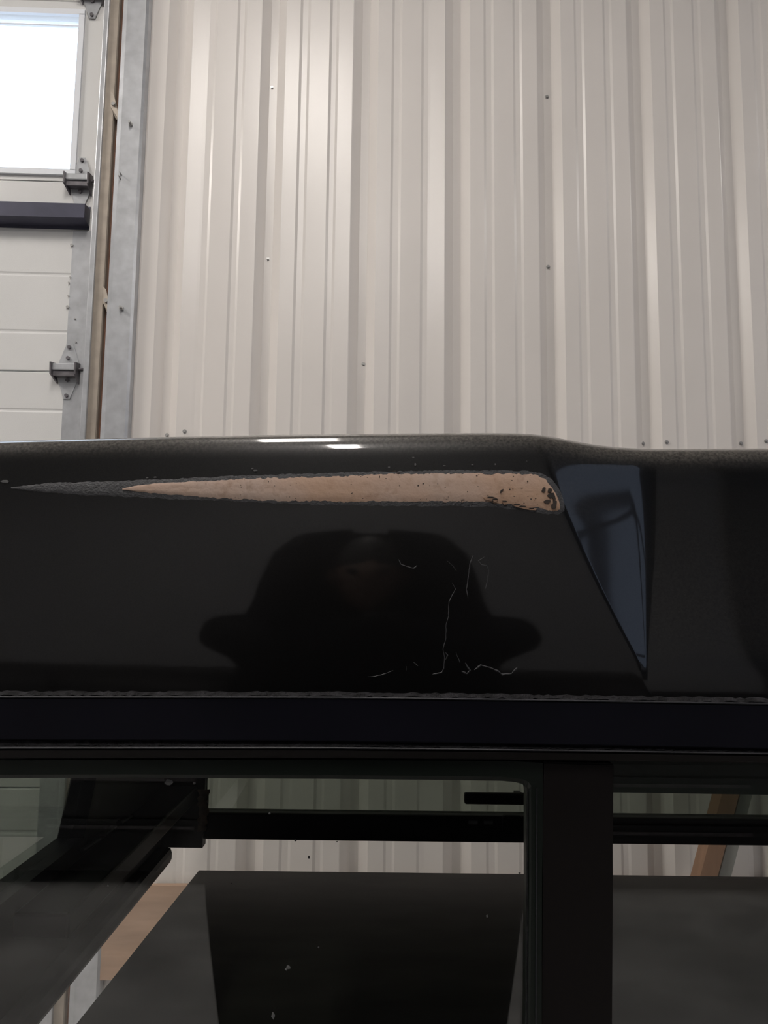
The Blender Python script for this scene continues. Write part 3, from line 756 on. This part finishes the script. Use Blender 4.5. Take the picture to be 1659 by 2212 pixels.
# ================================================================== BENCH UNDER THE CAP
YT_ = 1.806
p_f = at(430, 1880, YT_); z_b = p_f.z
bench = empty('work_bench', (.4, 1.2, 0))
tag(bench, 'wide flat black bench under the truck cap, seen through its side window', 'bench')
bx = at(430, 1880, YT_).x
d_ = ray(165, 2212); nb = EYE + d_ * ((z_b - EYE.z) / d_.z)
sl = (nb.x - bx) / (nb.y - YT_)
def bxl(Y): return bx + sl * (Y - YT_)
bm = prism([(bxl(.60), .60, z_b - .03), (1.38, .60, z_b - .03), (1.38, YT_, z_b - .03), (bx, YT_, z_b - .03)], (0, 0, .03))
part('bench_top', bm, M['bench'], bench)
for x in (-.37, 1.32):
    for y in (.66, 1.73):
        part('leg', boxes((x - .03, x + .03, y - .03, y + .03, 0, z_b - .03)), M['black_steel'], bench)
part('apron', boxes((-.36, 1.32, .69, .72, z_b - .13, z_b - .03)), M['black_steel'], bench)
zb_ = Z_RAIL
for i, (x, y, w) in enumerate(((-.404, .68, 'near left corner'), (1.03, .68, 'near right corner'), (.4386, 1.746, 'middle of the far rail'))):  # supports added out of sight to hold the cap up
    top = zb_ if y < 1.5 else at(1246, 1817, 1.746).z
    b = obj('added_support_block', boxes((-.05, .05, -.028, .028, 0, top - z_b - .003, .003)), M['lumber'])
    b.location = (x, y, z_b)
    tag(b, 'added wooden block on black bench under the ' + w + ' of the cap', 'block', 'blocks added under the cap')

# ---- lumber leaning on the wall, seen through the right pane
LY = 2.34
a0, a1 = at(1512, 1895, LY), at(1550, 1895, LY); b0, b1 = at(1531, 1823, LY), at(1565, 1823, LY)
d_ = (b0 - a0) / (b0.z - a0.z)
def lp(p, z): return p + d_ * (z - p.z)
z0, z1 = 0.0, EYE.z - .12
pl = empty('lumber_plank', (lp(a0, 0).x, LY, 0))
tag(pl, 'brown wooden plank leaning on the wall, seen through the right pane', 'plank')
P = [lp(a0, z0), lp(a1, z0), lp(a1, z1), lp(a0, z1)]
part('plank', prism(P, (0.0, .06, 0)), M['lumber'], pl)
c0, c1 = at(1551, 1895, LY + .03), at(1579, 1895, LY + .03)  # the plank's shaded side, its shade put into a grey colour
pl2 = empty('plank_flank', (lp(c0, 0).x, LY + .03, 0))
tag(pl2, 'grey shade-coloured stud leaning on the wall right beside the brown plank', 'flank')
part('flank', prism([lp(c0, z0) + Vector((.002, 0, 0)), lp(c1, z0), lp(c1, z1 + .05), lp(c0, z1 + .05) + Vector((.002, 0, 0))], (0, .05, 0)), M['lumber_grey'], pl2)

# ================================================================== CEILING LAMPS
def lamp(x, y, lx, ly, label, m, z=4.9):              # trough hung on two rods
    t = empty('ceiling_lamp', (x, y, z))
    tag(t, label, 'lamp', 'shop lamps hung from the ceiling')
    part('housing', boxes((x - lx / 2 - .02, x + lx / 2 + .02, y - ly / 2 - .02, y + ly / 2 + .02, z, z + .09, .01)), M['lamp_body'], t)
    part('diffuser', boxes((x - lx / 2, x + lx / 2, y - ly / 2, y + ly / 2, z - .015, z)), M[m], t)
    for dy in (-ly * .4, ly * .4):
        part('rod', boxes((x - .008, x + .008, y + dy - .008, y + dy + .008, z + .085, H_C - .001)), M['galv'], t)
lamp(-.46, .35, .36, 1.2, 'wide shop lamp hung above the truck cap', 'lamp_main', 4.58)
lamp(-.31, -2.1, .15, 1.2, 'slim shop lamp hung behind the mirrored person', 'lamp_back')
lamp(-3.6, .4, .3, 1.2, 'unseen fill lamp added near the garage door', 'fill_left')  # added to brighten the lower ribbed wall
lamp(4.1, .6, .3, 1.2, 'unseen fill lamp added at the right end of the ribbed wall', 'fill_right')  # added to brighten the right side, mostly the unseen right wall

# ================================================================== DARK CABINETS ADDED UNSEEN BEHIND THE PHOTOGRAPHER (to darken what paint and glass mirror)
def cabinet(x, label):
    t = empty('added_cabinet', (x, -3.3, 0))
    tag(t, label, 'cabinet', 'unseen cabinets added to darken the reflections')
    part('body', boxes((x - .72, x + .72, -3.6, -3.02, .08, 1.12, .01)), M['black_steel'], t)
    part('top', boxes((x - .74, x + .74, -3.62, -2.98, 1.12, 1.15, .006)), M['inner'], t)
    for r in range(4):
        z = .12 + r * .25
        d = part('drawer', boxes((x - .69, x + .69, -3.02, -3.0, z, z + .235, .005)), M['black_steel'], t)
        part('handle', boxes((x - .4, x + .4, -2.995, -2.985, z + .19, z + .205), (x - .4, x - .385, -3.0, -2.99, z + .19, z + .205), (x + .385, x + .4, -3.0, -2.99, z + .19, z + .205)), M['galv_dark'], d)
    for dx in (-.62, .62):
        for y in (-3.5, -3.1):
            part('foot', boxes((x + dx - .03, x + dx + .03, y - .03, y + .03, 0, .08)), M['black_steel'], t)
cabinet(-2.9, 'unseen black cabinet added at the back, furthest left of four')
cabinet(-1.4, 'unseen black cabinet added at the back, second from the left')
cabinet(.1, 'unseen black cabinet added at the back, behind the mirrored person')
cabinet(1.6, 'unseen black cabinet added at the back, furthest right of four')

# ================================================================== PERSON WITH THE PHONE (only mirrored in the black paint and the panes)
def person():
    t = empty('person', (-.03, -.30, 0))
    tag(t, 'person in dark clothes holding up a phone, mirrored in the black paint', 'person')
    J = {}; verts = []; edges = []; rad = []
    def j(n, p, r, par=None):
        J[n] = len(verts); verts.append(p); rad.append(r)
        if par: edges.append((J[par], J[n]))
    cx, cy = -.03, -.30
    j('pelvis', (cx, cy, .80), .40); j('waist', (cx, cy, 1.05), .37, 'pelvis'); j('chest', (cx, cy + .01, 1.34), .35, 'waist'); j('upper', (cx, cy, 1.50), .20, 'chest')
    j('neck', (cx, cy + .01, 1.58), .07, 'upper')
    for s, n in ((-1, 'l'), (1, 'r')):
        j('sh' + n, (cx + s * .21, cy, 1.50), .095, 'upper'); j('el' + n, (cx + s * .335, cy + .06, 1.535), .050, 'sh' + n)
        j('wr' + n, (cx + s * .13, cy + .20, 1.485), .040, 'el' + n)
        j('hip' + n, (cx + s * .13, cy, .60), .17, 'pelvis'); j('kn' + n, (cx + s * .13, cy + .02, .42), .095, 'hip' + n)
        j('an' + n, (cx + s * .13, cy - .01, .10), .06, 'kn' + n); j('to' + n, (cx + s * .14, cy + .13, .045), .04, 'an' + n)
    me = bpy.data.meshes.new('body'); me.from_pydata(verts, edges, [])
    o = bpy.data.objects.new('body', me); C.objects.link(o)
    sk = o.modifiers.new('skin', 'SKIN'); sk.use_smooth_shade = True
    for i, v in enumerate(me.skin_vertices[0].data): v.radius = (rad[i], rad[i] * (.42 if rad[i] > .18 else 1)); v.use_root = (i == 0)
    ss = o.modifiers.new('sub', 'SUBSURF'); ss.levels = 2; ss.render_levels = 2
    me.materials.append(M['jacket'])
    for v in me.vertices: v.co -= t.location
    o.parent = t
    # head
    bm = bmesh.new(); bmesh.ops.create_uvsphere(bm, u_segments=24, v_segments=18, radius=1.0)
    for v in bm.verts:
        x, y, z = v.co; k = 1 - .25 * max(0, -z)
        nose = .018 * math.exp(-((x / .16) ** 2 + ((z + .12) / .18) ** 2)) if y > 0 else 0
        v.co = Vector((cx + x * .076 * k, cy + .02 + y * .095 * k + nose, 1.70 + z * .118))
    hd = part('head', bm, M['skin'], t, True)
    bm = bmesh.new(); bmesh.ops.create_uvsphere(bm, u_segments=24, v_segments=18, radius=1.0)
    bmesh.ops.delete(bm, geom=[v for v in bm.verts if v.co.z < .15 and v.co.y > -.2 or v.co.z < -.5], context='VERTS')
    for v in bm.verts: v.co = Vector((cx + v.co.x * .083, cy + .012 + v.co.y * .102, 1.705 + v.co.z * .125))
    part('hair', bm, M['hair'], hd, True)
    for s in (-1, 1):
        bm = bmesh.new(); bmesh.ops.create_uvsphere(bm, u_segments=8, v_segments=6, radius=.012, matrix=Matrix.Translation((cx + s * .031, cy + .105, 1.705)))
        part('eye', bm, M['hair'], hd, True)
        bm = bmesh.new(); bmesh.ops.create_uvsphere(bm, u_segments=10, v_segments=8, radius=1, matrix=Matrix.Translation((cx + s * .078, cy + .015, 1.695)) @ Matrix.Diagonal((.010, .020, .032, 1)))
        part('ear', bm, M['skin'], hd, True)
    # loose dark hood over the head and shoulders
    bm = bmesh.new(); rg = []
    for zz, rx, ry in ((1.50, .30, .16), (1.56, .265, .15), (1.62, .24, .145), (1.70, .225, .14), (1.78, .205, .13), (1.835, .16, .09), (1.855, .06, .03)):
        rg.append([bm.verts.new((cx + rx * math.sin(a_), cy - .01 - ry * math.cos(a_) * (1 if zz > 1.58 else 1), zz)) for a_ in [(-2.45 + 4.9 * q / 20) for q in range(21)]])
    for r0, r1 in zip(rg, rg[1:]):
        for q in range(20): bm.faces.new((r0[q], r0[q + 1], r1[q + 1], r1[q]))
    hood = part('hood', bm, M['jacket'], hd, True)
    sd = hood.modifiers.new('thickness', 'SOLIDIFY'); sd.thickness = .012
    # hands: palm and five fingers each, closed on the phone's edges
    for s in (-1, 1):
        vs = [(cx + s * .13, cy + .20, 1.485), (s * .092, -.06, 1.475), (s * .078, -.045, 1.50)]; es = [(0, 1), (1, 2)]; rr = [.030, .034, .028]
        for k, (dz2, ln) in enumerate(((-.03, .045), (-.01, .055), (.012, .058), (.032, .05))):
            i = len(vs); z2 = 1.50 + dz2
            vs += [(s * .064, -.028, z2), (s * .052, -.017, z2 + .006), (s * (.066 - ln), -.019, z2 + .010)]
            es += [(2, i), (i, i + 1), (i + 1, i + 2)]; rr += [.010, .009, .008]
        i = len(vs); vs += [(s * .064, -.066, 1.505), (s * .035, -.058, 1.53)]; es += [(1, i), (i, i + 1)]; rr += [.012, .010]
        me = bpy.data.meshes.new('hand'); me.from_pydata([Vector(v) - t.location for v in vs], es, [])
        h = bpy.data.objects.new('hand', me); C.objects.link(h); h.parent = t
        h.modifiers.new('skin', 'SKIN').use_smooth_shade = True
        for q, v in enumerate(me.skin_vertices[0].data): v.radius = (rr[q], rr[q]); v.use_root = (q == 0)
        m2 = h.modifiers.new('sub', 'SUBSURF'); m2.levels = 1; m2.render_levels = 2
        me.materials.append(M['jacket'])
    ph = empty('phone', (0, -.02, 1.42))
    tag(ph, 'black phone held upright in the hands of the mirrored person', 'phone')
    part('phone_body', boxes((-.038, .038, -.042, -.034, 1.415, 1.575, .003)), M['phone'], ph)
    part('lens', cyl(bmesh.new(), (0, -.032, 1.55), .007, .004), M['phone'], ph)
person()
